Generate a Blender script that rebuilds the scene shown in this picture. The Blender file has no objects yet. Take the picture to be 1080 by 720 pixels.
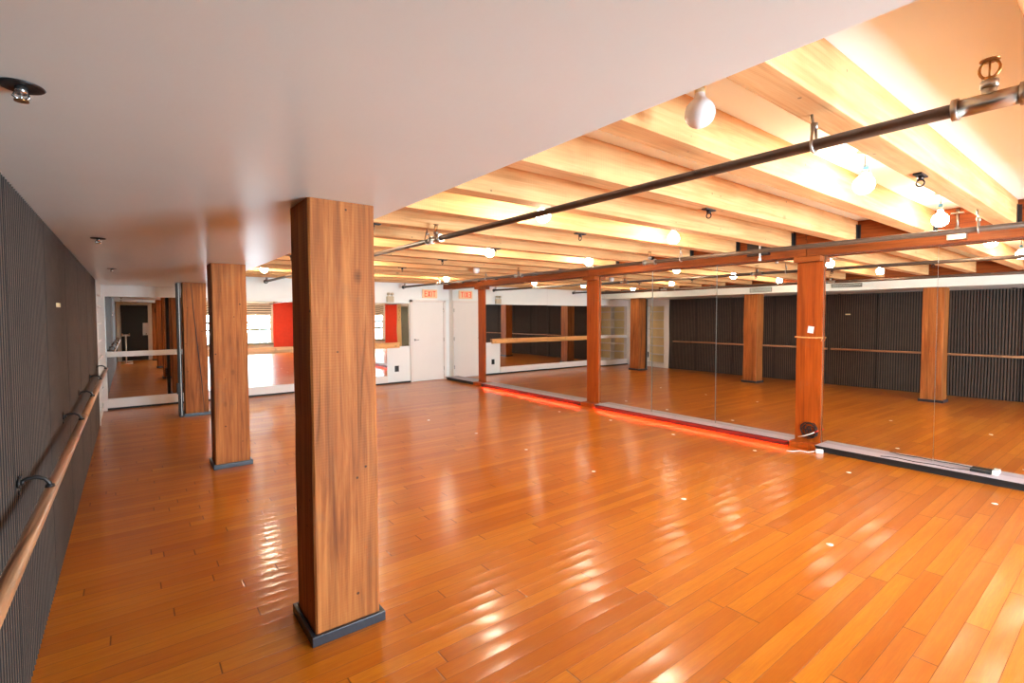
import bpy, bmesh, math, random
from mathutils import Vector, Matrix
random.seed(7)
C = bpy.context.scene.collection
PI = math.pi

# ------------------------------------------------------------------ room sizes (metres; x right, y away, z up)
W = 7.28          # mirror plane of the right wall
L = 11.72         # far wall
YB = -3.2         # back wall
YL = -1.3         # wall at the near end of the low-ceilinged strip
H = 2.294         # low ceiling
HC = 2.78         # ceiling between the joists
HJ = 2.54         # underside of the joists
XS = 1.618        # edge of the low ceiling

# ------------------------------------------------------------------ mesh helper
class G:
    def __init__(s): s.bm = bmesh.new()
    def box(s, x0, x1, y0, y1, z0, z1, bev=0.0, mi=0):
        vs = [s.bm.verts.new((x, y, z)) for x in (x0, x1) for y in (y0, y1) for z in (z0, z1)]
        fs = []
        for q in ((0,1,3,2),(4,6,7,5),(0,4,5,1),(2,3,7,6),(0,2,6,4),(1,5,7,3)):
            f = s.bm.faces.new([vs[i] for i in q]); f.material_index = mi; fs.append(f)
        if bev:
            es = list({e for f in fs for e in f.edges})
            bmesh.ops.bevel(s.bm, geom=es, offset=bev, segments=2, affect='EDGES', profile=.6)
        return s
    def cyl(s, p0, p1, r, n=16, r1=None, caps=True):
        p0, p1 = Vector(p0), Vector(p1); r1 = r if r1 is None else r1
        d = (p1-p0).normalized(); a = d.orthogonal().normalized(); b = d.cross(a)
        A = [s.bm.verts.new(p0+r*(a*math.cos(t)+b*math.sin(t))) for t in [2*PI*i/n for i in range(n)]]
        B = [s.bm.verts.new(p1+r1*(a*math.cos(t)+b*math.sin(t))) for t in [2*PI*i/n for i in range(n)]]
        for i in range(n):
            f = s.bm.faces.new((A[i], A[(i+1)%n], B[(i+1)%n], B[i])); f.smooth = True
        if caps:
            s.bm.faces.new(A[::-1]); s.bm.faces.new(B)
        return s
    def tube(s, pts, r, n=10, closed=False):
        pts = [Vector(p) for p in pts]; rings = []; m = len(pts); prev = None
        for i, p in enumerate(pts):
            if closed: d = pts[(i+1) % m]-pts[i-1]
            else: d = pts[min(i+1, m-1)]-pts[max(i-1, 0)]
            d.normalize()
            if prev is None: a = d.orthogonal().normalized()
            else:
                a = prev-d*prev.dot(d)
                a = a.normalized() if a.length > 1e-6 else d.orthogonal().normalized()
            prev = a; b = d.cross(a)
            rings.append([s.bm.verts.new(p+r*(a*math.cos(2*PI*k/n)+b*math.sin(2*PI*k/n))) for k in range(n)])
        for i in range(m if closed else m-1):
            A, B = rings[i], rings[(i+1) % m]
            for k in range(n):
                f = s.bm.faces.new((A[k], A[(k+1)%n], B[(k+1)%n], B[k])); f.smooth = True
        if not closed:
            s.bm.faces.new(rings[0][::-1]); s.bm.faces.new(rings[-1])
        return s
    def lathe(s, prof, c=(0,0,0), n=28):
        c = Vector(c); rings = []
        for r, z in prof:
            if r < 1e-5: rings.append([s.bm.verts.new(c+Vector((0,0,z)))])
            else: rings.append([s.bm.verts.new(c+Vector((r*math.cos(2*PI*k/n), r*math.sin(2*PI*k/n), z))) for k in range(n)])
        for A, B in zip(rings, rings[1:]):
            for k in range(n):
                q = [A[k % len(A)], A[(k+1) % len(A)], B[(k+1) % len(B)], B[k % len(B)]]
                u = []
                for v in q:
                    if v not in u: u.append(v)
                if len(u) > 2:
                    f = s.bm.faces.new(u); f.smooth = True
        return s
    def prism(s, pts2, ax, a0, a1):
        """closed outline pts2 in the plane across axis ax, extruded from a0 to a1"""
        def P(u, v, w): return (w,u,v) if ax == 0 else ((u,w,v) if ax == 1 else (u,v,w))
        A = [s.bm.verts.new(P(u,v,a0)) for u, v in pts2]; B = [s.bm.verts.new(P(u,v,a1)) for u, v in pts2]
        n = len(A)
        for i in range(n): s.bm.faces.new((A[i], A[(i+1)%n], B[(i+1)%n], B[i]))
        s.bm.faces.new(A[::-1]); s.bm.faces.new(B)
        return s
    def build(s, name, mat, parent=None, loc=None, rot=None):
        bmesh.ops.recalc_face_normals(s.bm, faces=s.bm.faces)
        me = bpy.data.meshes.new(name); s.bm.to_mesh(me); s.bm.free()
        for m in (mat if isinstance(mat, (list, tuple)) else [mat]): me.materials.append(m)
        o = bpy.data.objects.new(name, me); C.objects.link(o)
        if parent is not None: o.parent = parent
        if loc is not None: o.location = loc
        if rot is not None: o.rotation_euler = rot
        return o

def tag(o, label=None, cat=None, group=None, kind=None):
    if label: o['label'] = label
    if cat: o['category'] = cat
    if group: o['group'] = group
    if kind: o['kind'] = kind
    return o
def thing(name, label, cat, loc=(0,0,0), group=None, rot=(0,0,0)):
    o = bpy.data.objects.new(name, None); C.objects.link(o)
    o.empty_display_size = .1; o.location = loc; o.rotation_euler = rot
    return tag(o, label, cat, group)
def dup(root, loc, label, group=None, rot=None):
    r = root.copy(); C.objects.link(r); r.location = loc
    if rot is not None: r.rotation_euler = rot
    r['label'] = label
    if group: r['group'] = group
    for ch in list(root.children):
        c = ch.copy(); C.objects.link(c); c.parent = r
        for g in list(ch.children):
            d = g.copy(); C.objects.link(d); d.parent = c
    return r
def struct(o): o['kind'] = 'structure'; return o

# ------------------------------------------------------------------ materials
def lin(r, g, b):
    f = lambda c: c/12.92 if c <= .04045 else ((c+.055)/1.055)**2.4
    return (f(r/255), f(g/255), f(b/255), 1)
class NT:
    def __init__(s, name):
        s.m = bpy.data.materials.new(name); s.m.use_nodes = True
        s.t = s.m.node_tree; s.b = s.t.nodes['Principled BSDF']
    def n(s, typ, **kw):
        x = s.t.nodes.new(typ)
        for k, v in kw.items(): setattr(x, k, v)
        return x
    def l(s, a, b): s.t.links.new(a, b)
    def math(s, op, a, b=None, c=None):
        x = s.n('ShaderNodeMath', operation=op)
        for i, v in enumerate((a, b, c)):
            if v is None: continue
            if isinstance(v, (int, float)): x.inputs[i].default_value = v
            else: s.l(v, x.inputs[i])
        return x.outputs[0]
    def mix(s, fac, a, b, mode='MIX'):
        x = s.n('ShaderNodeMix', data_type='RGBA', blend_type=mode)
        for i, v in ((0, fac), (6, a), (7, b)):
            if isinstance(v, (int, float)): x.inputs[i].default_value = v
            elif isinstance(v, tuple): x.inputs[i].default_value = v
            else: s.l(v, x.inputs[i])
        return x.outputs[2]
    def ramp(s, fac, stops):
        x = s.n('ShaderNodeValToRGB'); e = x.color_ramp.elements
        while len(e) < len(stops): e.new(.5)
        for q, (p, c) in zip(e, stops):
            q.position = p; q.color = c if isinstance(c, tuple) else (c, c, c, 1)
        s.l(fac, x.inputs[0]); return x.outputs[0]
    def noise(s, vec, scale, detail=3, rough=.55, dist=0):
        x = s.n('ShaderNodeTexNoise'); x.inputs['Scale'].default_value = scale
        x.inputs['Detail'].default_value = detail; x.inputs['Roughness'].default_value = rough
        x.inputs['Distortion'].default_value = dist
        s.l(vec, x.inputs['Vector']); return x.outputs[0]
    def bump(s, h, strength, dist=.01):
        x = s.n('ShaderNodeBump'); x.inputs['Strength'].default_value = strength; x.inputs['Distance'].default_value = dist
        s.l(h, x.inputs['Height']); s.l(x.outputs[0], s.b.inputs['Normal'])
def flat(name, col, rough=.6, metal=0.0, var=.06, scale=9, bump=0.0, spec=None):
    """plain paint, plastic or metal with a faint procedural unevenness"""
    k = NT(name); tc = k.n('ShaderNodeTexCoord')
    nz = k.noise(tc.outputs['Object'], scale, 4)
    lo = tuple(c*(1-var) for c in col[:3])+(1,); hi = tuple(min(1, c*(1+var)) for c in col[:3])+(1,)
    k.l(k.ramp(nz, [(.3, lo), (.7, hi)]), k.b.inputs['Base Color'])
    k.b.inputs['Roughness'].default_value = rough; k.b.inputs['Metallic'].default_value = metal
    if spec is not None: k.b.inputs['Specular IOR Level'].default_value = spec
    if bump: k.bump(k.noise(tc.outputs['Object'], scale*14, 3), bump, .004)
    return k.m
def emit(name, col, strength, base=None):
    k = NT(name)
    k.b.inputs['Base Color'].default_value = base or col
    k.b.inputs['Emission Color'].default_value = col
    k.b.inputs['Emission Strength'].default_value = strength
    k.b.inputs['Roughness'].default_value = .4
    return k.m
def wood(name, dark, mid, light, axis, rough=.62, blotch=.5, nails=0.0, saw=0.0, spec=.3, age=1.0):
    """rough sawn timber: grain along axis, soft blotches, knots, fine checks and nail holes"""
    k = NT(name); tc = k.n('ShaderNodeTexCoord'); oi = k.n('ShaderNodeObjectInfo')
    off = k.math('MULTIPLY', oi.outputs['Random'], 37.0)
    cb = k.n('ShaderNodeCombineXYZ')
    for i in range(3): k.l(off, cb.inputs[i])
    ad = k.n('ShaderNodeVectorMath', operation='ADD'); k.l(tc.outputs['Object'], ad.inputs[0]); k.l(cb.outputs[0], ad.inputs[1])
    def st(a):
        mp = k.n('ShaderNodeMapping'); sc = [1, 1, 1]; sc[axis] = a
        mp.inputs['Scale'].default_value = sc; k.l(ad.outputs[0], mp.inputs['Vector']); return mp.outputs[0]
    vor = k.n('ShaderNodeTexVoronoi'); vor.inputs['Scale'].default_value = 2.6; k.l(st(.55), vor.inputs['Vector'])
    knot = k.ramp(vor.outputs['Distance'], [(.02, 1.0), (.075, 0.0)])
    g1 = k.noise(st(.05), 26, 6, .62, .6)                       # growth rings drawn out along the timber
    g2 = k.noise(st(.02), 90, 4, .6)                            # fine grain
    big = k.noise(st(.5), 2.2, 4, .6)
    c = k.ramp(g1, [(.34, dark), (.5, mid), (.66, light)])
    c = k.mix(k.math('MULTIPLY', k.ramp(g2, [(.35, 1.0), (.6, 0.0)]), .35), c, dark)
    c = k.mix(k.math('MULTIPLY', k.ramp(big, [(.35, 0.0), (.7, 1.0)]), blotch), c, light)
    c = k.mix(k.math('MULTIPLY', knot, .75), c, tuple(x*.35 for x in dark[:3])+(1,))
    crack = k.ramp(k.noise(st(.03), 10, 2, .4, .3), [(.475, 0.0), (.5, 1.0), (.525, 0.0)])
    gate = k.ramp(k.noise(st(.35), 3.1, 2), [(.47, 0.0), (.58, 1.0)])
    ck = k.math('MULTIPLY', k.math('MULTIPLY', crack, gate), age)
    c = k.mix(k.math('MULTIPLY', ck, .7), c, tuple(x*.25 for x in dark[:3])+(1,))
    streak = k.ramp(k.noise(st(.03), 5.5, 3, .5), [(.53, 0.0), (.58, 1.0), (.63, .15)])
    c = k.mix(k.math('MULTIPLY', streak, .6*age), c, tuple(x*.45 for x in dark[:3])+(1,))
    stain = k.ramp(k.noise(st(.8), 4.3, 5, .7), [(.58, 0.0), (.72, 1.0)])
    c = k.mix(k.math('MULTIPLY', stain, .45*age), c, lin(112, 88, 66))
    if nails:
        v2 = k.n('ShaderNodeTexVoronoi'); v2.inputs['Scale'].default_value = 7; k.l(ad.outputs[0], v2.inputs['Vector'])
        c = k.mix(k.math('MULTIPLY', k.ramp(v2.outputs['Distance'], [(.05, 1.0), (.065, 0.0)]), nails), c, (.02, .012, .008, 1))
    h = k.math('SUBTRACT', g2, k.math('MULTIPLY', ck, 1.5))
    if saw:                                                     # saw marks straight across the grain
        sx = k.n('ShaderNodeSeparateXYZ'); k.l(ad.outputs[0], sx.inputs[0])
        w = k.math('SINE', k.math('MULTIPLY', sx.outputs[axis], 420.0))
        w = k.math('MULTIPLY', w, k.ramp(big, [(.4, 0.0), (.65, 1.0)]))
        c = k.mix(k.math('MULTIPLY', k.math('ADD', w, 1.0), saw*.16), c, light)
        h = k.math('ADD', h, k.math('MULTIPLY', w, saw*.3))
    k.l(c, k.b.inputs['Base Color']); k.b.inputs['Roughness'].default_value = rough
    k.b.inputs['Specular IOR Level'].default_value = spec
    k.bump(h, .35, .004)
    return k.m

M = {}
M['soffit'] = flat('soffit_paint', lin(228, 236, 232), .3, var=.015, scale=2)
M['ceiling'] = flat('ceiling_paint', lin(244, 252, 254), .7, var=.02, scale=2)
M['white'] = flat('white_wall_paint', lin(238, 241, 240), .55, var=.015, scale=3)
M['door'] = flat('door_paint', lin(238, 234, 230), .4, var=.012, scale=3)
M['trimwhite'] = flat('white_trim_paint', lin(236, 228, 222), .45, var=.02, scale=5)
M['lavender'] = flat('pale_ledge_paint', lin(176, 164, 172), .5, var=.03, scale=6)
M['black'] = flat('black_paint', lin(26, 23, 23), .6, var=.1)
M['skirt'] = flat('column_skirting_paint', lin(44, 45, 52), .38, var=.12, scale=14)
M['panel'] = flat('ribbed_panel_fabric', lin(90, 75, 66), .82, var=.1, scale=5, bump=.25, spec=.2)
M['wall_dark'] = flat('dark_wall_paint', lin(34, 30, 29), .85)
M['pipe'] = flat('painted_iron_pipe', lin(84, 64, 50), .45, .2, var=.12, scale=20)
M['steel'] = flat('zinc_steel', lin(178, 172, 164), .32, .9, var=.1, scale=25)
M['dsteel'] = flat('dark_steel', lin(58, 54, 54), .4, .7, var=.12, scale=25)
M['brass'] = flat('brass', lin(176, 128, 74), .3, .9, var=.1, scale=30)
M['chrome'] = flat('satin_chrome', lin(190, 188, 186), .25, .95, var=.04)
M['white_plastic'] = flat('white_plastic', lin(235, 232, 226), .35, var=.02)
M['beige'] = flat('beige_plastic', lin(205, 192, 165), .45, var=.03)
M['blue'] = flat('blue_cap', lin(40, 110, 160), .4)
M['red'] = flat('red_panel_paint', lin(222, 62, 38), .6, var=.06, scale=8)
M['cream'] = flat('cream_paint', lin(240, 222, 172), .55, var=.03)
M['teal'] = flat('grey_teal_paint', lin(120, 138, 138), .35, var=.05, scale=3)
M['blackdoor'] = flat('black_door_paint', lin(24, 24, 28), .45, var=.12)
M['paper'] = flat('paper', lin(232, 232, 235), .7, var=.03)
M['tape'] = flat('white_tape', lin(250, 246, 236), .5, var=.02)
M['shelf_back'] = flat('shelf_back_paint', lin(240, 218, 166), .6, var=.03)
M['grille'] = flat('vent_grille_paint', lin(150, 146, 140), .45, .3)
M['rail'] = wood('varnished_rail_wood', lin(205, 140, 76), lin(226, 164, 98), lin(240, 186, 120), 0, .42, .4, spec=.4)
M['barre'] = wood('barre_wood', lin(158, 108, 74), lin(178, 126, 88), lin(196, 146, 106), 1, .36, .4, spec=.45)
M['column'] = wood('old_column_timber', lin(104, 48, 14), lin(152, 82, 30), lin(184, 112, 54), 2, .66, .35, nails=.95, saw=.6, age=.7)
M['post'] = wood('varnished_post_timber', lin(124, 52, 8), lin(156, 68, 12), lin(174, 84, 22), 2, .5, .4, nails=.6, spec=.2, age=.5)
M['girder'] = wood('girder_timber', lin(108, 46, 8), lin(138, 64, 14), lin(158, 82, 26), 1, .62, .4, nails=.4, age=.6)
M['joist'] = wood('sawn_joist_timber', lin(196, 130, 72), lin(218, 158, 98), lin(234, 188, 132), 0, .7, .6, nails=.7, saw=.9, age=.3)
# mirror glass
k = NT('mirror_glass'); k.b.inputs['Base Color'].default_value = (.80, .79, .77, 1)
k.b.inputs['Metallic'].default_value = 1; k.b.inputs['Roughness'].default_value = 0.0
tc = k.n('ShaderNodeTexCoord')
k.bump(k.noise(tc.outputs['Object'], .9, 1), .012, .08)
M['mirror'] = k.m
M['mirror_edge'] = flat('ground_glass_edge', lin(120, 124, 120), .3, .4)
# window glass
k = NT('window_glass')                                          # thin clear pane: lets light through, with a faint reflection
tr = k.n('ShaderNodeBsdfTransparent'); gs = k.n('ShaderNodeBsdfGlossy'); gs.inputs['Roughness'].default_value = .02
fr = k.n('ShaderNodeFresnel'); fr.inputs['IOR'].default_value = 1.3
ms = k.n('ShaderNodeMixShader'); k.l(fr.outputs[0], ms.inputs[0]); k.l(tr.outputs[0], ms.inputs[1]); k.l(gs.outputs[0], ms.inputs[2])
k.l(ms.outputs[0], k.t.nodes['Material Output'].inputs['Surface']); k.t.nodes.remove(k.b)
M['glass'] = k.m
M['bulb_on'] = emit('lit_bulb_glass', (1, .89, .66, 1), 125, (1, .95, .9, 1))
M['bulb_off'] = flat('opal_bulb_glass', lin(240, 238, 238), .25, var=.01)
M['led'] = emit('red_diode', (1, .03, .012, 1), 300)
M['exit'] = emit('exit_letter_red', (1, .06, .01, 1), .35, lin(225, 52, 26))
M['exitface'] = emit('exit_sign_face', (1, .62, .36, 1), .12, lin(240, 196, 150))

# floor: long narrow hardwood boards across the room, each a little cupped
k = NT('hardwood_floor'); tc = k.n('ShaderNodeTexCoord'); sx = k.n('ShaderNodeSeparateXYZ'); k.l(tc.outputs['Object'], sx.inputs[0])
PW, PL = .0985, 1.55
vy = k.math('DIVIDE', sx.outputs[1], PW); row = k.math('FLOOR', vy); fy = k.math('FRACT', vy)
wn = k.n('ShaderNodeTexWhiteNoise', noise_dimensions='1D'); k.l(row, wn.inputs['W'])
vx = k.math('DIVIDE', k.math('ADD', sx.outputs[0], k.math('MULTIPLY', wn.outputs['Value'], 9.7)), PL)
colm = k.math('FLOOR', vx); fx = k.math('FRACT', vx)
cid = k.n('ShaderNodeCombineXYZ'); k.l(row, cid.inputs[0]); k.l(colm, cid.inputs[1])
wn2 = k.n('ShaderNodeTexWhiteNoise', noise_dimensions='2D'); k.l(cid.outputs[0], wn2.inputs['Vector'])
rnd = wn2.outputs['Value']
sv = k.n('ShaderNodeCombineXYZ')
k.l(k.math('MULTIPLY', sx.outputs[0], .06), sv.inputs[0]); k.l(sx.outputs[1], sv.inputs[1]); k.l(k.math('MULTIPLY', rnd, 40.0), sv.inputs[2])
gr = k.noise(sv.outputs[0], 42, 5, .6)
gr2 = k.noise(sv.outputs[0], 160, 3, .6)
c = k.ramp(rnd, [(0.0, lin(174, 94, 10)), (.35, lin(186, 105, 13)), (.7, lin(192, 112, 16)), (1.0, lin(202, 124, 24))])
c = k.mix(k.math('MULTIPLY', k.ramp(gr, [(.36, 1.0), (.62, 0.0)]), .30), c, lin(160, 70, 14))
c = k.mix(k.math('MULTIPLY', k.ramp(gr2, [(.4, 1.0), (.62, 0.0)]), .18), c, lin(140, 62, 14))
wear = k.noise(tc.outputs['Object'], .7, 2, .5)
c = k.mix(k.math('MULTIPLY', k.ramp(wear, [(.35, 0.0), (.75, 1.0)]), .15), c, lin(222, 150, 84))
ey = k.math('MINIMUM', fy, k.math('SUBTRACT', 1.0, fy))
ex = k.math('MINIMUM', fx, k.math('SUBTRACT', 1.0, fx))
gy = k.ramp(ey, [(.008, 1.0), (.022, 0.0)]); gx = k.ramp(ex, [(.0007, 1.0), (.0018, 0.0)])
gap = k.math('MAXIMUM', k.math('MULTIPLY', gy, k.ramp(k.noise(sv.outputs[0], 1.7, 2), [(.3, .35), (.65, 1.0)])), gx)
c = k.mix(k.math('MULTIPLY', gap, .85), c, lin(60, 20, 4))
k.l(c, k.b.inputs['Base Color'])
rg = k.math('ADD', .125, k.math('MULTIPLY', wear, .08)); k.l(rg, k.b.inputs['Roughness'])
k.b.inputs['Specular IOR Level'].default_value = .5
cup = k.math('MULTIPLY', k.math('MULTIPLY', fy, k.math('SUBTRACT', 1.0, fy)), -4.0)      # the cupped profile
tilt = k.math('MULTIPLY', k.math('SUBTRACT', rnd, .5), fy)
hgt = k.math('ADD', k.math('ADD', k.math('MULTIPLY', cup, .0010), k.math('MULTIPLY', tilt, .0002)), k.math('MULTIPLY', gap, -.0005))
hgt = k.math('ADD', hgt, k.math('MULTIPLY', k.noise(tc.outputs['Object'], 5, 2), .0002))
k.bump(hgt, 1.0, 1.0)
b2 = k.n('ShaderNodeBsdfPrincipled'); b2.inputs['Roughness'].default_value = .32      # worn varnish: a broad sheen beside the sharper gloss
k.l(c, b2.inputs['Base Color']); k.l(k.b.inputs['Normal'].links[0].from_socket, b2.inputs['Normal'])
mx = k.n('ShaderNodeMixShader'); mx.inputs[0].default_value = .42
k.l(k.b.outputs[0], mx.inputs[1]); k.l(b2.outputs[0], mx.inputs[2]); k.l(mx.outputs[0], k.t.nodes['Material Output'].inputs['Surface'])
M['floor'] = k.m

# ------------------------------------------------------------------ room shell
struct(G().box(-.45, 7.45, YB-.1, L+.15, -.1, 0).build('floor', M['floor']))
struct(G().box(1.2, 7.45, YB-.1, L+.15, HC, HC+.1).build('ceiling', M['ceiling']))
struct(G().box(-.02, XS, YB, L, H, H+.17).build('ceiling_low', M['soffit']))
struct(G().box(-.024, 1.25, YL-.1, YL, 0, H).build('wall_near', M['white']))
struct(G().box(1.15, 1.25, YB, YL-.1, 0, H).build('wall_side', M['white']))
SY0, SY1 = 10.24, 11.62       # built-in shelf opening in the left wall
g = G(); g.box(-.12, -.024, YB-.1, 10.05, 0, HC); g.box(-.35, -.24, 10.05, L+.15, 0, HC)
struct(g.build('wall_left', M['wall_dark']))
struct(G().box(-.24, .004, 10.052, SY0, 0, H).build('trim_1', M['trimwhite']))
g = G(); g.box(-.24, .045, SY1, L+.04, 0, H); g.box(-.24, .004, SY0, SY1, 2.08, H)
struct(g.build('trim_2', M['trimwhite']))
# far wall
struct(G().box(-.45, 7.45, L+.035, L+.15, 0, HC).build('wall_far', M['white']))
struct(G().box(.045, XS+.02, L-.03, L+.035, 2.09, H).build('trim_3', M['trimwhite']))
g = G(); g.box(.045, 5.51, L-.012, L+.035, .035, .20)
struct(g.build('baseboard_far', M['trimwhite']))
struct(G().box(.045, 6.13, L-.03, L+.034, 0, .034).build('trim_4', M['black']))
# right wall behind the mirrors, and above
struct(G().box(W+.036, W+.19, YB-.1, L+.15, 0, HC).build('wall_right', M['white']))
# back wall with the window opening
WX0, WX1, WZ0, WZ1 = 2.74, 5.99, .42, 2.44
g = G()
g.box(-.12, WX0, YB-.1, YB, 0, HC); g.box(WX1, 7.45, YB-.1, YB, 0, HC)
g.box(WX0, WX1, YB-.1, YB, 0, WZ0); g.box(WX0, WX1, YB-.1, YB, WZ1, HC)
struct(g.build('wall_back', M['white']))

# window of the back wall
t = struct(thing('window_1', 'wide bright window in the wall behind the camera, seen in the far mirrors', None, (0, YB-.05, 0)))
g = G()
for x0, x1 in ((WX0, WX0+.07), (WX1-.07, WX1), (3.80, 3.87), (4.86, 4.93)): g.box(x0, x1, -.04, .03, WZ0, WZ1, .004)
for z0, z1 in ((WZ0, WZ0+.06), (WZ1-.06, WZ1), ): g.box(WX0, WX1, -.035, .025, z0, z1)
g.build('window_frame', M['trimwhite'], t)
for z0, z1 in ((1.40, 1.51), (1.04, 1.14)): G().box(WX0+.07, WX1-.07, .0, .028, z0, z1, .004).build('glazing_bar', M['teal'], t)
G().box(WX0+.05, WX1-.05, -.012, -.004, WZ0+.03, WZ1-.03).build('pane', M['glass'], t)
G().box(WX0-.05, WX1+.05, .03, .16, WZ0-.06, WZ0, .006).build('window_sill', M['teal'], t)
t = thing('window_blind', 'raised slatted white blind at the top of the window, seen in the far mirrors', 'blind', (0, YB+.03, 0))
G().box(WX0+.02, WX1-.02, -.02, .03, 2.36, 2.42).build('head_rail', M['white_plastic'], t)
G().box(WX0+.02, WX1-.02, -.018, -.008, 1.80, 2.37).build('slat_shadow_sheet', M['dsteel'], t)  # dark sheet added behind the slats to draw the shadow lines between them
g = G()
for i in range(5):
    z = 1.84+i*.108; g.prism([(-.006, z+.062), (.016, z), (.021, z+.002), (-.001, z+.064)], 0, WX0+.02, WX1-.02)
g.build('slats', M['white_plastic'], t)

# ------------------------------------------------------------------ left wall: ribbed panels, in 4 ft sheets
PY = [-1.296, -.73, .49, 1.71, 2.93, 4.15, 5.37, 6.59, 7.81, 9.03, 10.048]
nm = ['beside the black door behind the camera', 'second from the black door behind the camera', 'third from the black door behind the camera',
      'nearest in the photo, cut by its left edge', 'second from the left edge of the photo', 'third from the photo edge, with the tan plate',
      'fourth from the left edge of the photo', 'fifth from the left edge of the photo', 'next to last before the white shelf', 'narrow last one against the white shelf jamb']
nm[3+1-1] = 'nearest one, cut by the left edge of the photo'
pm = {}
def ribs(w):
    g = G(); n = round(w/.0508); p = (w-.036)/n; out = [(-.022, .018), (-.004, .018)]
    for i in range(n):
        y = .018+i*p
        out += [(-.004, y+.0115), (-.0195, y+.0135), (-.0195, y+.0345), (-.004, y+.0365), (-.002, y+.041), (-.002, y+.045)]
    out += [(-.004, w-.018), (-.022, w-.018)]
    cl = [out[0]]
    for q in out[1:]:
        if q[1] > cl[-1][1]-1e-9: cl.append(q)
    A = [g.bm.verts.new((x, y, .006)) for x, y in cl]; B = [g.bm.verts.new((x, y, H-.004)) for x, y in cl]
    for i in range(len(cl)-1): g.bm.faces.new((A[i], A[i+1], B[i+1], B[i]))
    for f in g.bm.faces:
        c = f.calc_center_median()
        if c.x < -.006: f.material_index = 1
    g.bm.faces.new((A[0], B[0], B[-1], A[-1]))
    return g
for i in range(len(PY)-1):
    w = round(PY[i+1]-PY[i], 3)
    if w not in pm:
        o = ribs(w).build('ribbed_cladding', [M['panel'], M['wall_dark']]); pm[w] = o.data
    else:
        o = bpy.data.objects.new('ribbed_cladding', pm[w]); C.objects.link(o)
    o.location = (0, PY[i], 0)
    tag(o, 'dark brown ribbed wall panel, '+nm[i], 'wall panel', 'ribbed panels of the left wall')

# ballet barres on the left wall
def barre(y0, y1, br, label):
    t = thing('ballet_barre', label, 'barre', (0, y0, 0), 'barres of the left wall')
    g = G(); Lb = y1-y0; x, z, r = .10, .915, .0245
    prof = [(0, r*.7), (.006, r), (Lb-.006, r), (Lb, r*.7)]
    n = 20; rings = [[g.bm.verts.new((x+q*math.cos(2*PI*k/n), yy, z+q*math.sin(2*PI*k/n))) for k in range(n)] for yy, q in prof]
    for A, B in zip(rings, rings[1:]):
        for k in range(n):
            f = g.bm.faces.new((A[k], A[(k+1)%n], B[(k+1)%n], B[k])); f.smooth = True
    g.bm.faces.new(rings[0]); g.bm.faces.new(rings[-1][::-1])
    g.build('barre_rail', M['barre'], t)
    b0 = None
    for y in br:
        if b0 is None:
            g = G()
            g.cyl((-.0018, 0, .975), (.008, 0, .975), .024, 18); g.cyl((.006, 0, .975), (.02, 0, .975), .012, 12)
            g.cyl((-.0018, 0, .93), (.006, 0, .93), .009, 10); g.cyl((-.0018, 0, 1.0), (.011, 0, 1.0), .005, 8)
            g.tube([(.0, 0, .975), (.03, 0, .988), (.06, 0, .99), (.085, 0, .978), (.10, 0, .955), (.102, 0, .938)], .0085, 10)
            g.lathe([(0, .952), (.016, .95), (.018, .938), (.0, .936)], (.101, 0, 0), 14)
            b0 = g.build('barre_bracket', M['dsteel'], t, (0, y-y0, 0))
        else:
            c = b0.copy(); C.objects.link(c); c.parent = t; c.location = (0, y-y0, 0)
    return t
barre(.35, 5.09, (1.2, 3.0, 4.85), 'near wooden ballet barre on the dark ribbed left wall')
barre(5.16, 9.82, (6.25, 7.9, 9.5), 'far wooden ballet barre on the left wall ending near the shelf')
tag(G().box(-.006, .012, 4.70, 4.81, 1.77, 1.80, .003).build('wall_plate', M['cream']), 'small tan plate on the dark ribbed left wall', 'plate')

# built-in shelf at the end of the left wall
t = thing('built_in_shelf', 'white built-in shelf recessed at the far end of the left wall', 'shelf', (0, SY0, 0))
G().box(-.238, -.22, .002, SY1-SY0-.002, .0, 2.078).build('back_panel', M['shelf_back'], t)
G().box(-.22, -.0, .68, .70, .1, 2.06).build('divider', M['trimwhite'], t)
for i in range(7):
    z = .13+.292*i; G().box(-.22, -.0, .004, SY1-SY0-.004, z, z+.03).build('shelf', M['trimwhite'], t)
G().box(-.20, -.01, .004, SY1-SY0-.004, 0, .12).build('plinth', M['trimwhite'], t)

# ------------------------------------------------------------------ timber columns
def column_mesh(seed, s=.345):
    rnd = random.Random(seed); g = G(); n = 9; rings = []
    for i in range(n):
        z = (H-.001)*i/(n-1); ring = []
        for cx, cy in ((0, 0), (s, 0), (s, s), (0, s)):
            j = lambda: rnd.uniform(-.0025, .0025)
            b = .008+rnd.uniform(-.002, .003); sx_ = 1 if cx == 0 else -1; sy_ = 1 if cy == 0 else -1
            a_, b_ = (cx+j(), cy+sy_*b), (cx+sx_*b, cy+j())
            if (cx == 0) != (cy == 0): a_, b_ = b_, a_
            ring += [g.bm.verts.new((a_[0], a_[1], z)), g.bm.verts.new((b_[0], b_[1], z))]
        rings.append(ring)
    m = len(rings[0])
    for A, B in zip(rings, rings[1:]):
        for q in range(m): g.bm.faces.new((A[q], A[(q+1)%m], B[(q+1)%m], B[q]))
    g.bm.faces.new(rings[0][::-1]); g.bm.faces.new(rings[-1])
    return g
CX = 1.1245
cl = ['nearest square timber column with dark skirting, standing large left of centre',
      'second timber column from the camera with a knot halfway up',
      'third timber column from the camera with a long slanting crack and black board',
      'timber column behind the camera with a dark speaker, seen in the far left mirror']
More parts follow.
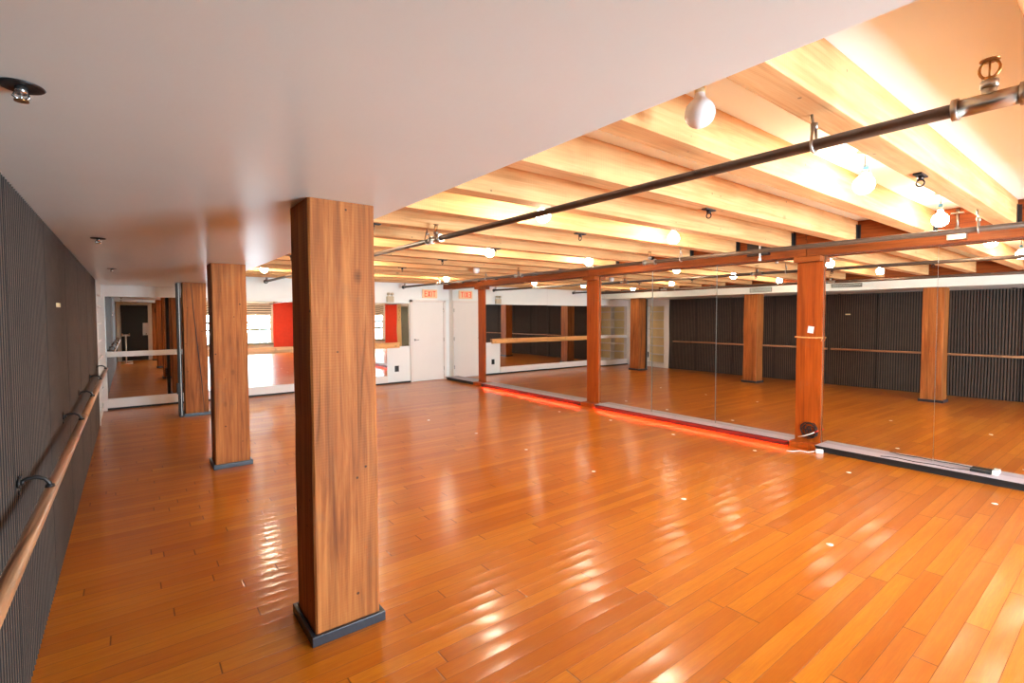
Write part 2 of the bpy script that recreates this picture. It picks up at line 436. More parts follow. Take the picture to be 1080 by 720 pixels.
for i, y in enumerate((2.603, 6.338, 10.07, -1.13)):
    t = tag(thing('timber_column', cl[i], 'column', (CX, y, 0), 'row of timber columns'), kind='thing')
    column_mesh(i+3).build('shaft', M['column'], t)
    g = G(); a, s, q = .024, .345, .052
    g.box(-a, s+a, -a, -.002, 0, q, .004); g.box(-a, s+a, s+.002, s+a, 0, q, .004)
    g.box(-a, -.002, -.004, s+.004, 0, q, .004); g.box(s+.002, s+a, -.004, s+.004, 0, q, .004)
    g.build('skirting', M['skirt'], t)
    if i == 2:
        g = G()
        for pts, w in (([(.125, 2.28), (.15, 1.85), (.19, 1.3), (.245, .6), (.275, .06)], .006), ([(.05, 2.28), (.06, 1.7), (.05, 1.2)], .002)):
            v = []
            for j, (x, z) in enumerate(pts):
                ww = w*(.5 if j in (0, len(pts)-1) else 1)
                v.append((g.bm.verts.new((x-ww, -.004, z)), g.bm.verts.new((x, -.0055, z)), g.bm.verts.new((x+ww, -.004, z))))
            for A, B in zip(v, v[1:]):
                g.bm.faces.new((A[0], A[1], B[1], B[0])); g.bm.faces.new((A[1], A[2], B[2], B[1]))
        g.build('crack', M['black'], t)
# black board with a silver edge on the left face of the third column
t = thing('black_board', 'tall narrow black board with a silver edge beside the third column', 'board', (1.04, 10.05, 0))
G().box(0, .052, .0, .26, .0, H-.012, .004).build('board', M['black'], t)
G().box(.026, .034, -.006, .0, .03, H-.02, .002).build('silver_edge', M['white_plastic'], t)
G().box(-.03, .004, -.02, .10, .40, .58, .008).build('latch_box', M['black'], t)

# ------------------------------------------------------------------ ceiling timbers
JY = [-2.74, -2.02, -1.31, -.60, .112, .82, 1.435, 2.13, 2.835, 3.56, 4.272, 4.985, 5.70, 6.41, 7.13, 7.84, 8.555, 9.27, 9.985, 10.70, 11.38]
ordn = ['first', 'second', 'third', 'fourth', 'fifth', 'sixth', 'seventh', 'eighth', 'ninth', 'tenth', 'eleventh', 'twelfth', 'thirteenth',
        'fourteenth', 'fifteenth', 'sixteenth', 'seventeenth']
jl = ['sawn ceiling joist nearest the window wall behind the camera', 'sawn ceiling joist behind the camera, second from the window wall',
      'sawn ceiling joist behind the camera, third from the window wall', 'sawn ceiling joist behind the camera and nearest to it',
      'sawn ceiling joist cut by the top right corner of the photo']
for i in range(5, len(JY)):
    if i == len(JY)-1: jl.append('last sawn ceiling joist, right against the white far wall')
    else: jl.append('sawn pale timber ceiling joist, %s from the camera of those wholly in view' % ordn[i-5])
j0 = None
XJ0, XJ1 = 1.60, 7.138
for y, lb in zip(JY, jl):
    if j0 is None:
        j0 = tag(thing('ceiling_joist', lb, 'joist', (XJ0, y, HJ), 'ceiling joists'), kind='thing')
        G().box(0, XJ1-XJ0, 0, .14, 0, HC-HJ-.001, .004).build('joist_timber', M['joist'], j0)
        x1 = XJ1-XJ0; g = G()
        g.box(x1-.06, x1-.002, -.005, -.0005, -.004, .19); g.box(x1-.06, x1-.002, .1405, .145, -.004, .19); g.box(x1-.06, x1-.002, -.005, .145, -.005, -.0005)
        g.box(x1-.006, x1-.001, -.03, -.005, -.004, .19); g.box(x1-.006, x1-.001, .145, .17, -.004, .19)
        g.build('joist_hanger', M['dsteel'], j0)
        lt = lb
    else:
        tag(dup(j0, (XJ0, y, HJ), lb), kind='thing')
# girder over the mirrors, in lengths that meet over the posts
GZ = 2.425
gl = ['orange timber girder over the mirrors, nearest length, above the nearest post on its left', 'orange timber girder length between the nearest and the middle post',
      'orange timber girder length between the middle and the far post', 'short far end of the orange girder at the far wall']
for (a, b), lb in zip(((YB, 2.68), (2.685, 6.41), (6.415, 10.1), (10.105, L+.03)), gl):
    tag(G().box(7.14, 7.289, 0, b-a, 0, HC-GZ-.001, .004).build('timber_girder', M['girder'], None, (0, a, GZ)), lb, 'girder', 'girder lengths over the mirrors', 'thing')
ll = ['girder over the column row at the back, seen in the mirrors', 'girder above the low ceiling edge between nearest and second columns, seen in mirrors',
      'girder above the low ceiling edge between second and third columns, seen in mirrors', 'far end of the girder above the low ceiling edge']
for (a, b), lb in zip(((YB, 2.77), (2.775, 6.51), (6.515, 10.24), (10.245, L+.03)), ll):
    tag(G().box(1.25, 1.598, 0, b-a, 0, HC-(H+.171)-.001, .004).build('timber_girder', M['girder'], None, (0, a, H+.171)), lb, 'girder', 'girder lengths over the columns', 'thing')

# posts in the mirror wall
PO = [(2.53, 2.83), (6.268, 6.55), (9.97, 10.235)]
pl = ['nearest orange timber post in the mirror wall with twine tied round it', 'middle orange timber post in the mirror wall', 'far slim orange timber post in the mirror wall near the door']
for (a, b), lb in zip(PO, pl):
    t = tag(thing('timber_post', lb, 'post', (7.255, a, 0), 'posts of the mirror wall'), kind='thing')
    G().box(0, .034, 0, b-a, .0, GZ-.07, .004).build('shaft', M['post'], t)
    G().box(-.11, .033, -.004, b-a+.004, GZ-.069, GZ-.002, .004).build('cap_block', M['girder'], t)
    G().box(-.16, -.001, -.05 if a > 3 else 0, b-a, 0, .078, .004).build('foot_block', M['post'], t)

# ------------------------------------------------------------------ right mirror wall
tops = GZ-.003
segs = [(-3.15, -.83), (-.83, .30), (.30, 1.43), (1.43, 2.526), (2.834, 3.962), (3.962, 5.10), (5.10, 6.264), (6.554, 7.70), (7.70, 8.85), (8.85, 9.966), (10.239, 11.50)]
ml = ['mirror panel of the right wall nearest the window wall, outside the photo', 'right wall mirror panel outside the photo, next to the right edge one',
      'right wall mirror panel cut by the right edge of the photo', 'mirror panel of the right wall just right of the nearest post',
      'mirror panel of the right wall just left of the nearest post', 'middle mirror panel between the nearest and the middle post',
      'mirror panel of the right wall just right of the middle post', 'mirror panel of the right wall just left of the middle post',
      'middle mirror panel between the middle and the far post', 'mirror panel of the right wall just right of the far slim post',
      'mirror panel between the far slim post and the door corner']
TILT = [(0, 0), (0, 0), (-.0058, -.0062), (-.0058, -.0062), (-.0050, -.0090), (-.0046, -.0100), (-.0040, -.0085), (-.0015, .0005), (-.001, .001), (-.001, .001), (0, 0)]
for (a, b), lb, (ty, tz) in zip(segs, ml, TILT):
    zb = .079
    g = G(); w = b-a
    g.box(0, .006, .0008, w-.0008, 0, tops-zb)
    for f in g.bm.faces:
        f.material_index = 0 if f.calc_center_median().x < .001 else 1
    o = g.build('wall_mirror', [M['mirror'], M['mirror_edge']], None, (W, a, zb))
    o.rotation_euler = (0, -ty, tz)
    tag(o, lb, 'mirror', 'mirror panels of the right wall')
# ledge below the mirrors
sl = ['pale ledge under the mirrors right of the nearest post', 'pale ledge under the mirrors between the nearest and middle post',
      'pale ledge under the mirrors between the middle and far post', 'pale ledge under the mirror between far post and door corner']
for (a, b), lb in zip(((YB+.01, 2.528), (2.834, 6.212), (6.555, 9.915), (10.24, 11.56)), sl):
    t = thing('mirror_ledge', lb, 'ledge', (0, a, 0), 'ledges under the mirrors'); w = b-a
    g = G(); g.box(7.090, W+.011, 0, w, .070, .077); g.build('ledge_board', M['lavender'], t)
    g = G(); g.box(7.118, 7.16, 0, w, .0, .0695); g.box(7.084, 7.0895, 0, w, .0615, .0765)
    g.build('black_face', M['black'], t)
# red diode strip tucked under the lip of the ledge
t = thing('light_strip', 'red light strip tucked under the ledge lip left of the nearest post', 'light strip', (7.108, 2.86, .0645))
G().box(-.008, .008, 0, 3.33, .002, .005).build('strip_tape', M['white_plastic'], t)
g = G()
for i in range(110): g.box(-.004, .004, .02+i*.03, .030+i*.03, -.001, .002)
tag(g.build('diodes', M['led'], t), kind='stuff')
t = thing('light_strip', 'red light strip tucked under the ledge lip between middle and far post', 'light strip', (7.108, 6.6, .0645))
G().box(-.008, .008, 0, 3.25, .002, .005).build('strip_tape', M['white_plastic'], t)
g = G()
for i in range(107): g.box(-.004, .004, .02+i*.03, .030+i*.03, -.001, .002)
tag(g.build('diodes', M['led'], t), kind='stuff')

# ------------------------------------------------------------------ far wall fittings
fm = [(.05, .95, .202, 2.088, 'far wall mirror panel at the left, behind the white rail'), (.95, 1.66, .202, 2.088, 'far wall mirror panel behind the third column'),
      (1.66, 2.90, .202, 2.04, 'far wall mirror panel reflecting the bright window'), (2.90, 4.12, .202, 2.04, 'far wall mirror panel hidden behind the nearest column'),
      (4.12, 5.34, .202, 2.04, 'far wall mirror panel just right of the nearest column'), (5.34, 5.51, .202, .94, 'narrow low mirror strip on the far wall left of the outlet'),
      (5.34, 6.16, .94, 2.04, 'short upper mirror panel on the far wall beside the white door')]
for x0, x1, z0, z1, lb in fm:
    g = G(); g.box(.0008, x1-x0-.0008, 0, .006, 0, z1-z0)
    for f in g.bm.faces: f.material_index = 0 if f.calc_center_median().y < .001 else 1
    tag(g.build('wall_mirror', [M['mirror'], M['mirror_edge']], None, (x0, L+.028, z0)), lb, 'mirror', 'mirror panels of the far wall')
tag(G().box(.05, 1.5, L-.03, L+.027, .975, 1.07, .004).build('wall_rail', M['trimwhite']), 'white painted rail across the far left mirror', 'rail')
tag(G().box(1.52, 5.83, L-.03, L+.027, .905, 1.04, .004).build('wall_rail', M['rail']), 'light wooden rail board across the far wall mirrors', 'rail')
t = struct(thing('door_1', 'white flush door in the far right corner under the exit sign', None, (6.21, L, 0)))
G().box(0, .90, -.012, .033, .012, 2.055, .003).build('door_slab', M['door'], t)
g = G(); g.cyl((.055, -.012, 1.09), (.055, -.022, 1.09), .027, 20); g.cyl((.055, -.022, 1.09), (.055, -.055, 1.09), .01, 12)
g.tube([(.055, -.05, 1.09), (.08, -.055, 1.09), (.15, -.052, 1.09)], .009, 10)
g.build('handle', M['chrome'], t)
for z in (.3, 1.08, 1.86): G().cyl((.906, -.022, z-.05), (.906, -.022, z+.05), .008, 10).build('hinge', M['chrome'], t)
g = G(); g.box(-.07, -.006, -.022, .033, 0, 2.13, .003); g.box(.912, .975, -.022, .033, 0, 2.13, .003); g.box(-.07, .975, -.022, .033, 2.066, 2.13, .003)
g.build('door_frame', M['trimwhite'], t)
# EXIT sign
t = thing('exit_sign', 'lit red EXIT sign on the wall above the white door', 'sign', (6.72, L+.033, 2.295))
G().box(-.215, .215, -.045, 0, -.112, .112, .006).build('sign_case', M['exitface'], t)
g = G(); zt, zb, y0, y1 = .075, -.075, -.050, -.0445; sw = .019
def vbar(x, w=sw): g.box(x, x+w, y0, y1, zb, zt)
def hbar(x0, x1, z): g.box(x0, x1, y0, y1, z-sw/2, z+sw/2)
x = -.165; vbar(x); [hbar(x+sw, x+.075, z) for z in (zt-sw/2, 0, zb+sw/2)]
x = -.070
for s_ in (1, -1): g.prism([(x if s_ > 0 else x+.08, zb), ((x if s_ > 0 else x+.08)+s_*.024, zb), ((x if s_ < 0 else x+.08), zt), ((x if s_ < 0 else x+.08)-s_*.024, zt)], 1, y0-.0005*s_, y1)
vbar(.035)
x = .078; hbar(x, x+.088, zt-sw/2); g.box(x+.0345, x+.0535, y0, y1, zb, zt-sw)
g.build('letters', M['exit'], t)
# emergency lamp
t = thing('emergency_light', 'small beige twin-head emergency light above the far mirror', 'lamp', (5.60, L+.033, 2.16))
G().box(-.09, .09, -.07, 0, -.10, .045, .01).build('case', M['beige'], t)
for s_ in (-1, 1):
    h = G().cyl((s_*.05, -.035, .045), (s_*.05, -.035, .075), .012, 10).lathe([(0, -.03), (.035, -.028), (.042, .0), (.036, .03), (0, .034)], (s_*.05, -.05, .105), 18).build('lamp_head', M['beige'], t)
t = thing('outlet', 'black wall outlet on the white wall left of the door', 'outlet', (5.77, L+.034, .37))
G().box(-.055, .055, -.008, 0, -.075, .075, .003).build('outlet_plate', M['black'], t)
for z in (-.032, .032): G().cyl((0, -.012, z), (0, -.007, z), .02, 14).build('socket_face', M['dsteel'], t)

# ------------------------------------------------------------------ pipes under the joists
def pipe(name, x, z0, z1, label, tees, hangers):
    def P(y): return Vector((x, y, z0+(z1-z0)*(y-YB)/(11.5-YB)))
    t = thing(name, label, 'pipe', (0, 0, 0), 'sprinkler pipes')
    g = G(); g.cyl(P(YB+.12), P(11.5), .0235, 20); g.build('pipe_run', M['pipe'], t)
    for y in tees:
        p = P(y)
        f = G(); f.cyl(P(y-.085), P(y+.085), .030, 20)
        for s_ in (-1, 1): f.cyl(P(y+s_*.085-.009), P(y+s_*.085+.009), .037, 20)
        f.cyl(p, p+Vector((0, 0, .055)), .020, 14); f.cyl(p+Vector((0, 0, .045)), p+Vector((0, 0, .07)), .024, 8)
        f = f.build('pipe_tee', M['steel'], t)
        s = G(); q = p+Vector((0, 0, .07))
        s.cyl(q, q+Vector((0, 0, .012)), .012, 10)
        ring = [q+Vector((0, .026*math.sin(a), .038-.03*math.cos(a))) for a in [2*PI*i/18 for i in range(18)]]
        s.tube(ring, .0045, 8, True); s.cyl(q+Vector((0, 0, .01)), q+Vector((0, 0, .066)), .003, 8)
        s.cyl(q+Vector((0, 0, .066)), q+Vector((0, 0, .069)), .027, 14)
        s.build('sprinkler_head', M['brass'], f)
    f = G(); f.cyl(P(11.46), P(11.54), .032, 18); f.cyl(P(11.48), P(11.48)+Vector((0, 0, .07)), .014, 10); f.cyl(P(11.54), P(11.548), .045, 18)
    f.build('end_cap', M['dsteel'], t)
    for y in hangers:
        p = P(y); top = HJ-.002
        h = G(); h.cyl(p+Vector((0, 0, .07)), (x, y+.01, top), .006, 8)
        lp = [p+Vector((.031*math.sin(a), 0, .031*-math.cos(a))) for a in [PI*.0+2*PI*i/16-PI*.75 for i in range(13)]]
        h.tube([p+Vector((.012, 0, .085))]+[p+Vector((.03*math.cos(a), 0, .03*math.sin(a))) for a in [PI*.15-PI*1.3*i/12 for i in range(13)]]+[p+Vector((-.012, 0, .085))], .006, 8)
        h.cyl(p+Vector((0, 0, .065)), p+Vector((0, 0, .092)), .015, 8)
        h.build('pipe_hanger', M['steel'], t)
    return t
pipe('sprinkler_pipe', 2.72, 2.392, 2.452, 'long dark sprinkler pipe crossing under the joists at the top right', (.36, 4.166, 8.25), (.90, 4.34, 7.9, 11.45))
pipe('sprinkler_pipe', 5.88, 2.358, 2.436, 'dark sprinkler pipe running in front of the girder over the mirrors', (4.10, 6.89, 9.72), (.89, 3.63, 7.9, 11.45))
t = thing('conduit', 'thin conduit along the top of the low ceiling edge, seen in the mirrors', 'conduit', (1.66, YB, 2.50))
G().cyl((0, .01, 0), (0, 14.85, 0), .014, 10).build('conduit_run', M['dsteel'], t)
g = G()
g.bm.free()
for y in (1, 4, 7, 10): G().box(-.062, .016, y, y+.03, -.017, .017).build('clip', M['steel'], t)
def vent(y0, y1, z0, z1, lb):
    t = thing('air_vent', lb, 'vent', (XS, y0, z0)); w, h = y1-y0, z1-z0
    g = G(); f = .012
    g.box(0, .012, 0, f, 0, h); g.box(0, .012, w-f, w, 0, h); g.box(0, .012, f, w-f, 0, f); g.box(0, .012, f, w-f, h-f, h)
    g.build('vent_frame', M['grille'], t)
    g = G(); n = 7
    for i in range(n):
        z = f+(h-2*f)*(i+.3)/n; g.box(.001, .009, f, w-f, z, z+.004)
    g.build('louvres', M['dsteel'], t)
vent(5.9, 6.45, 2.325, 2.44, 'grey air vent in the low ceiling edge, mirrored left of the near post')
vent(3.95, 4.55, 2.36, 2.45, 'grey air vent in the low ceiling edge, mirrored right of the near post')

# junction boxes on the girder
t = thing('junction_box', 'grey junction box with conduit on the girder near the lit bulb', 'junction box', (7.14, 1.25, 2.50))
G().box(-.06, 0, -.075, .075, -.05, .05, .004).build('box', M['steel'], t)
g = G(); g.cyl((-.03, .0, .05), (-.03, 0, .26), .012, 12); g.cyl((-.03, 0, .05), (-.03, 0, .075), .02, 12); g.box(-.05, 0, -.05, .05, .215, .225)
g.build('conduit', M['steel'], t)
t = thing('junction_box', 'dark junction box on the girder between two joists left of the near post', 'junction box', (7.14, 3.26, 2.57))
G().box(-.07, 0, -.14, .14, -.085, .085, .004).build('box', M['dsteel'], t)
g = G(); g.cyl((-.085, -.04, -.16), (-.085, -.04, .14), .012, 10); g.cyl((-.085, -.04, -.16), (-.085, -.04, -.12), .02, 10)
g.build('conduit', M['white_plastic'], t)

# hooks screwed under the joists
hk = [(4.234, .89), (4.10, 2.20), (4.10, 3.63), (4.05, 5.055), (4.11, 6.48), (4.14, 7.91), (2.17, 4.342), (2.17, 7.20)]
hl = ['black plate hook under the joist nearest the camera, left of the two blue-capped bulbs', 'black plate hook under the third joist, in the middle of the ceiling',
      'black plate hook under the fifth joist, middle of the ceiling', 'black plate hook under the seventh joist, middle of the ceiling',
      'black plate hook under the ninth joist, middle of the ceiling', 'black plate hook under the eleventh joist, middle of the ceiling',
      'black plate hook beside the nearest column top, by the low ceiling edge', 'black plate hook hidden behind the nearest column, under a far joist']
h0 = None
for (x, y), lb in zip(hk, hl):
    if h0 is None:
        h0 = thing('joist_hook', lb, 'hook', (x, y, HJ), 'hooks under the joists')
        G().box(-.07, .07, -.022, .022, -.012, -.0005, .002).build('plate', M['black'], h0)
        g = G(); g.cyl((0, 0, -.012), (0, 0, -.035), .017, 12)
        g.tube([(0, .020*math.sin(a), -.052+.020*math.cos(a)) for a in [2*PI*i/16 for i in range(16)]], .0045, 8, True)
        g.build('ring', M['dsteel'], h0)
    else: dup(h0, (x, y, HJ), lb)

# ------------------------------------------------------------------ pendant bulbs
BZ = 2.54
bulbs = [(3.2, -.93, 1, 'lit globe bulb behind the camera, nearer the low ceiling'), (5.2, -.93, 1, 'lit globe bulb behind the camera, nearer the mirrors'),
    (2.325, 1.19, 0, 'large unlit white globe bulb hanging at the low ceiling edge'), (4.30, 1.20, 2, 'lit globe bulb with blue cap hanging askew, left of the two'),
    (6.21, 1.20, 3, 'lit globe bulb with blue cap nearest the mirror wall, by the junction box'), (3.19, 3.17, 1, 'lit globe bulb partly behind the long dark pipe'),
    (5.18, 3.26, 1, 'lit globe bulb against the joists between nearest and middle posts'), (2.28, 5.42, 1, 'lit globe bulb hidden behind the nearest column'),
    (4.23, 5.43, 1, 'lit globe bulb in the middle of the ceiling, right of the pipe tee'), (6.15, 5.45, 1, 'lit globe bulb just above the middle post'),
    (3.3, 7.6, 1, 'lit globe bulb behind the nearest column, seen in the mirrors'), (5.47, 7.62, 0, 'unlit white globe bulb far back under the joists'),
    (2.31, 9.62, 1, 'lit globe bulb seen between the second and the nearest column'), (4.2, 9.66, 1, 'lit globe bulb far back hidden behind the nearest column'),
    (6.0, 9.62, 1, 'lit globe bulb at the far end above the exit sign')]
R = .0615
def globe_profile():
    p = [(0, -R)]
    for i in range(1, 15):
        a = -PI/2+i*(PI*.80)/14; p.append((R*math.cos(a), R*math.sin(a)))
    return p+[(.026, .060), (.021, .072), (.020, .082)]
protos = {}
for x, y, kind, lb in bulbs:
    grp = 'globe bulbs under the ceiling'
    if kind in protos: dup(protos[kind], (x, y, BZ), lb); continue
    t = thing('pendant_bulb', lb, 'bulb', (x, y, BZ), grp); protos[kind] = t
    tilt = .35 if kind == 2 else 0.0
    G().lathe([(0, .238), (.052, .238), (.05, .228), (.02, .222), (0, .222)]).build('canopy', M['steel' if kind else 'white_plastic'], t)
    G().cyl((0, 0, .11), (0, 0, .226), .0035, 8).build('cord', M['black'], t)
    sk = G(); sk.lathe([(0, .082), (.0215, .082), (.0225, .108), (.012, .118), (0, .118)])
    sk = sk.build('socket', M['steel'] if kind in (2, 3) else M['cream'], t)
    if kind in (2, 3): G().lathe([(0, .110), (.016, .110), (.018, .122), (.016, .142), (0, .144)]).build('wire_cap', M['blue'], sk)
    gl_ = G().lathe(globe_profile(), n=32).build('globe', M['bulb_on'] if kind else M['bulb_off'], t)
    if kind == 2:
        gl_.rotation_euler = (.12, .42, 0); gl_.location = (-.012, 0, .012); sk.rotation_euler = (.0, .12, 0)

# sprinklers in the low ceiling
s0 = None
for (x, y), lb in zip(((.194, 1.81), (.23, 4.88), (.25, 7.74)), ('sprinkler head in the low ceiling at the top left of the photo', 'second sprinkler head along the low ceiling over the dark wall',
        'third, farthest sprinkler head in the low ceiling over the dark wall')):
    if s0 is None:
        s0 = thing('ceiling_sprinkler', lb, 'sprinkler', (x, y, H), 'sprinklers in the low ceiling')
        G().lathe([(0, .0005), (.046, -.0005), (.048, -.003), (.044, -.006), (.030, -.003), (0, -.002)]).build('escutcheon', M['dsteel'], s0)
        g = G(); g.cyl((0, 0, -.004), (0, 0, -.022), .013, 12)
        for s_ in (-1, 1): g.tube([(s_*.011, 0, -.02), (s_*.016, 0, -.028), (s_*.004, 0, -.038)], .0035, 8)
        g.cyl((0, 0, -.02), (0, 0, -.038), .003, 8)
        g.build('sprinkler_frame', M['chrome'], s0)
        G().cyl((0, 0, -.038), (0, 0, -.041), .015, 14).build('deflector', M['brass'], s0)
    else: dup(s0, (x, y, H), lb)

# ------------------------------------------------------------------ odds and ends on and by the nearest post
t = thing('paper_card', 'small white card stuck on the nearest post above the twine', 'card', (7.254, 2.66, 1.50))
G().box(-.004, 0, -.035, .035, -.04, .045, .001).build('card', M['paper'], t, None, (.14, 0, 0))
g = G()
for dz in (-.004, .004):
    g.tube([(7.249, 2.515, 1.406+dz), (7.246, 2.6, 1.402+dz), (7.246, 2.76, 1.404+dz), (7.249, 2.845, 1.409+dz), (7.262, 2.848, 1.409+dz)], .0045, 8)
g.tube([(7.249, 2.52, 1.406), (7.244, 2.53, 1.38), (7.247, 2.535, 1.36)], .003, 6)
tag(g.build('twine', M['rail']), 'pale twine tied around the nearest post at chest height', 'twine')
g = G(); rnd = random.Random(4); pts = []
for i in range(90):
    a = i*.62; r = .045+.04*math.sin(i*.37)+.02*rnd.random()
    pts.append((7.237+.010*math.sin(i*1.3), 2.655+r*1.15*math.cos(a), .22+r*math.sin(a)*1.1))
g.tube(pts, .0045, 6)
tag(g.build('cable_tangle', M['black']), 'black tangle of cable hanging low on the nearest post', 'cable')
g = G(); g.tube([(7.214, 2.77, .12), (7.208, 2.70, .145), (7.206, 2.63, .18), (7.208, 2.578, .212)], .0065, 8)
tag(g.build('cable_lead', M['white_plastic']), 'white cable lead slanting across the foot of the nearest post', 'cable')
g = G(); g.tube([(7.208, 2.575, .213), (7.207, 2.55, .228), (7.208, 2.535, .24)], .009, 10)
tag(g.build('cable_plug', M['red']), 'red plug at the end of the white lead on the nearest post', 'plug')
t = thing('power_adaptor', 'white power adaptor lying on the floor at the foot of the nearest post', 'adaptor', (7.045, 2.46, 0), None, (0, 0, .5))
G().box(-.025, .025, -.04, .04, .001, .05, .008).build('adaptor_case', M['white_plastic'], t)
G().tube([(0, .04, .02), (-.03, .12, .008), (.01, .2, .008), (-.05, .28, .008), (-.06, .36, .008)], .0045, 8).build('adaptor_cable', M['white_plastic'], t)
t = thing('remote_receiver', 'small black device with a white plug lying on the ledge at right', 'device', (7.235, 1.06, .0775))
G().box(-.03, .03, -.10, .06, 0, .03, .006).build('device_case', M['black'], t)
G().box(-.02, .02, -.150, -.105, 0, .045, .004).build('plug', M['white_plastic'], t)
G().tube([(-.02, .06, .01), (-.06, .2, .006), (-.04, .32, .006), (-.08, .5, .006), (-.045, .68, .006), (-.11, .80, .006)], .004, 8).build('device_cable', M['black'], t)
# tape dots on the floor
ml_ = [(4.42, .25), (4.446, 1.417), (4.409, 2.608), (4.36, 3.682), (4.348, 4.822), (4.34, 5.95), (4.235, 7.2), (6.475, .827), (6.474, 1.96), (6.551, 3.006), (6.491, 4.138), (6.541, 5.339), (6.391, 6.387)]
tl = ['white tape mark on the floor outside the photo, first of the middle row', 'white tape mark on the floor nearest the camera, first visible of the middle row',
      'white tape mark on the floor, second of the middle row', 'white tape mark on the floor, third of the middle row', 'white tape mark on the floor, fourth of the middle row',
      'white tape mark on the floor, fifth of the middle row', 'white tape mark on the floor, farthest of the middle row',
      'white tape mark on the floor near the right edge of the photo', 'white tape mark on the floor right of the nearest post near the ledge', 'white tape mark in the red glow just left of the nearest post',
      'white tape mark in the red glow halfway between near and middle post', 'white tape mark in the red glow right of the middle post', 'white tape mark in the red glow at the middle post']
for (x, y), lb in zip(ml_, tl):
    rr = .022+.004*random.random()
    tag(G().lathe([(0, .0022), (rr*.9, .0022), (rr, .0004), (0, .0003)], (0, 0, 0), 14).build('tape_mark', M['tape'], None, (x, y, 0), (0, 0, random.random())), lb, 'tape mark', 'tape marks on the floor')

# ------------------------------------------------------------------ behind the camera, seen only in the mirrors
y = YB+.002
tag(G().box(6.06, 6.98, 0, .04, .002, 2.44, .01).build('red_board', M['red'], None, (0, y, 0)), 'red panel right of the window, seen in the far mirror left of the nearest column', 'panel', 'red panels beside the window')
tag(G().box(1.96, 2.66, 0, .04, .002, 2.44, .01).build('red_board', M['red'], None, (0, y, 0)), 'red panel left of the window, seen in the far mirror right of the nearest column', 'panel', 'red panels beside the window')
t = thing('coat_rack', 'cream board with dark hooks, seen in the far mirror beside the red panel', 'coat rack', (1.82, y, 0))
G().box(-.12, .12, 0, .025, .002, 2.42, .004).build('rack_board', M['cream'], t)
for i in range(5): G().cyl((.03*(-1)**i, .025, 1.5+.18*i), (.03*(-1)**i, .075, 1.52+.18*i), .016, 10).build('hook', M['black'], t)
t = struct(thing('door_2', 'grey green door behind the camera, seen in the far mirror by the white door', None, (1.27, y, 0)))
G().box(0, .41, 0, .04, .01, 2.28, .004).build('door_slab', M['teal'], t)
G().cyl((.36, .04, 1.05), (.36, .1, 1.05), .022, 14).build('door_knob', M['chrome'], t)
y = YL+.002
t = struct(thing('door_3', 'black door behind the camera, seen in the far left mirror', None, (.13, y, 0)))
G().box(0, .86, 0, .04, .01, 2.2, .004).build('door_slab', M['blackdoor'], t)
G().cyl((.80, .04, 1.05), (.80, .1, 1.05), .022, 14).build('door_knob', M['chrome'], t)
tag(G().box(.82, 1.04, 0, .006, 1.0, 1.50, .001).build('paper_notice', M['paper'], None, (0, y+.042, 0)), 'white paper notice at the edge of the black door, seen in a mirror', 'notice')
t = thing('wall_speaker', 'dark oval speaker high on the column behind the camera', 'speaker', (1.30, -.785, 2.0))
G().lathe([(0, -.14), (.06, -.12), (.085, -.05), (.085, .05), (.06, .12), (0, .14)], (0, .09, 0), 20).build('speaker_case', M['black'], t)
G().box(-.02, .02, .0, .03, -.03, .03).build('bracket', M['dsteel'], t)
t = thing('portable_barre', 'white portable barre stand by the black door, seen in the far left mirror', 'barre stand', (.27, -.1, 0))
for yy in (-.62, .62):
    G().cyl((0, yy, .03), (0, yy, 1.06), .018, 14).build('upright', M['trimwhite'], t)
    f = G(); f.cyl((-.14, yy, .022), (.20, yy, .022), .02, 12); f.build('foot', M['trimwhite'], t)
    f = G(); f.box(-.13, .13, yy-.015, yy+.015, 1.03, 1.06, .004); f.build('bracket', M['trimwhite'], t)
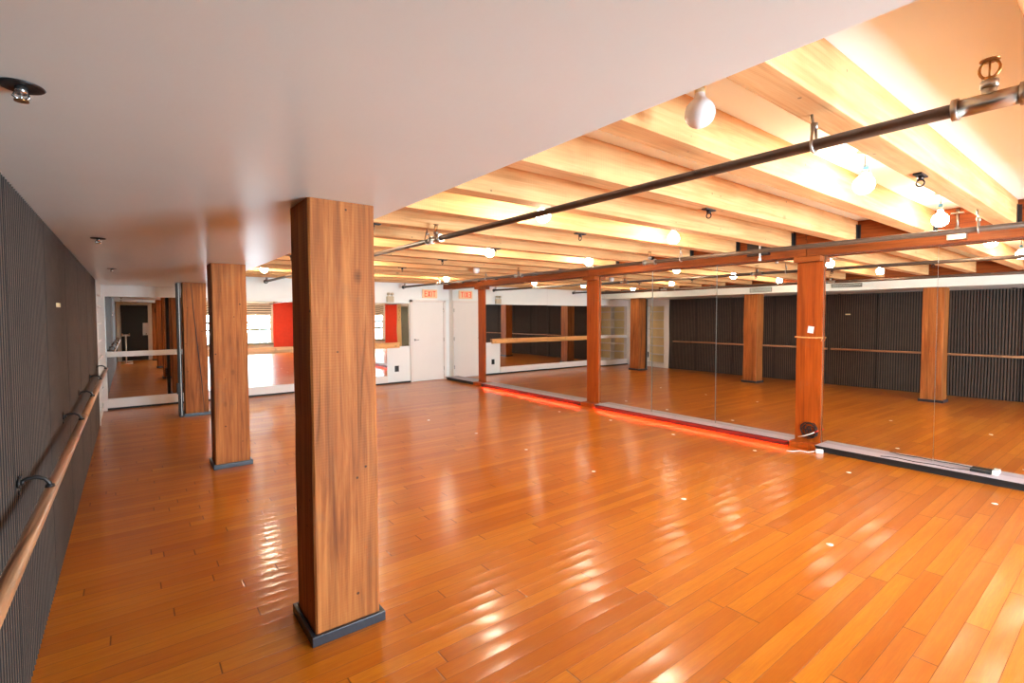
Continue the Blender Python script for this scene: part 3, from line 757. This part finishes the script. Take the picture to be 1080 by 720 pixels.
for xx in (-.11, .11): G().cyl((xx, -.75, 1.08), (xx, .75, 1.08), .02, 14).build('rail', M['barre'], t)

# ------------------------------------------------------------------ light
w = bpy.data.worlds.new('daylight'); bpy.context.scene.world = w; w.use_nodes = True
bg = w.node_tree.nodes['Background']; bg.inputs[0].default_value = (.66, .88, 1.02, 1); bg.inputs[1].default_value = 54
pd = bpy.data.lights.new('window_portal', 'AREA'); pd.shape = 'RECTANGLE'; pd.size = WX1-WX0; pd.size_y = WZ1-WZ0; pd.cycles.is_portal = True
po = bpy.data.objects.new('window_portal', pd); C.objects.link(po); po.location = ((WX0+WX1)/2, YB-.12, (WZ0+WZ1)/2); po.rotation_euler = (PI/2, 0, 0)

# ------------------------------------------------------------------ camera
yaw, pitch, roll = .6564, -.036, -.0047
f = Vector((math.sin(yaw)*math.cos(pitch), math.cos(yaw)*math.cos(pitch), math.sin(pitch)))
r = Vector((math.cos(yaw), -math.sin(yaw), 0)); u = r.cross(f)
c_, s_ = math.cos(roll), math.sin(roll)
r, u = c_*r+s_*u, -s_*r+c_*u
cd = bpy.data.cameras.new('camera'); co = bpy.data.objects.new('camera', cd); C.objects.link(co)
mm = Matrix.Identity(4)
for i in range(3): mm[i][0], mm[i][1], mm[i][2] = r[i], u[i], -f[i]
mm.translation = Vector((.4011, 0, 1.69)); co.matrix_world = mm
cd.sensor_width = 36; cd.lens = 522.43/1080*36; cd.clip_start = .05
cd.shift_x = .88/1080; cd.shift_y = -7.68/1080
sc = bpy.context.scene; sc.camera = co
sc.view_settings.view_transform = 'Standard'; sc.view_settings.look = 'None'; sc.view_settings.gamma = 1
sc.view_settings.use_curve_mapping = False; sc.view_settings.exposure = 0.8
cy = sc.cycles
cy.use_denoising = True; cy.denoiser = 'OPENIMAGEDENOISE'; cy.max_bounces = 14; cy.diffuse_bounces = 6; cy.glossy_bounces = 8; cy.transmission_bounces = 8
cy.blur_glossy = 1.0; cy.sample_clamp_indirect = 8; cy.caustics_refractive = True; cy.caustics_reflective = True
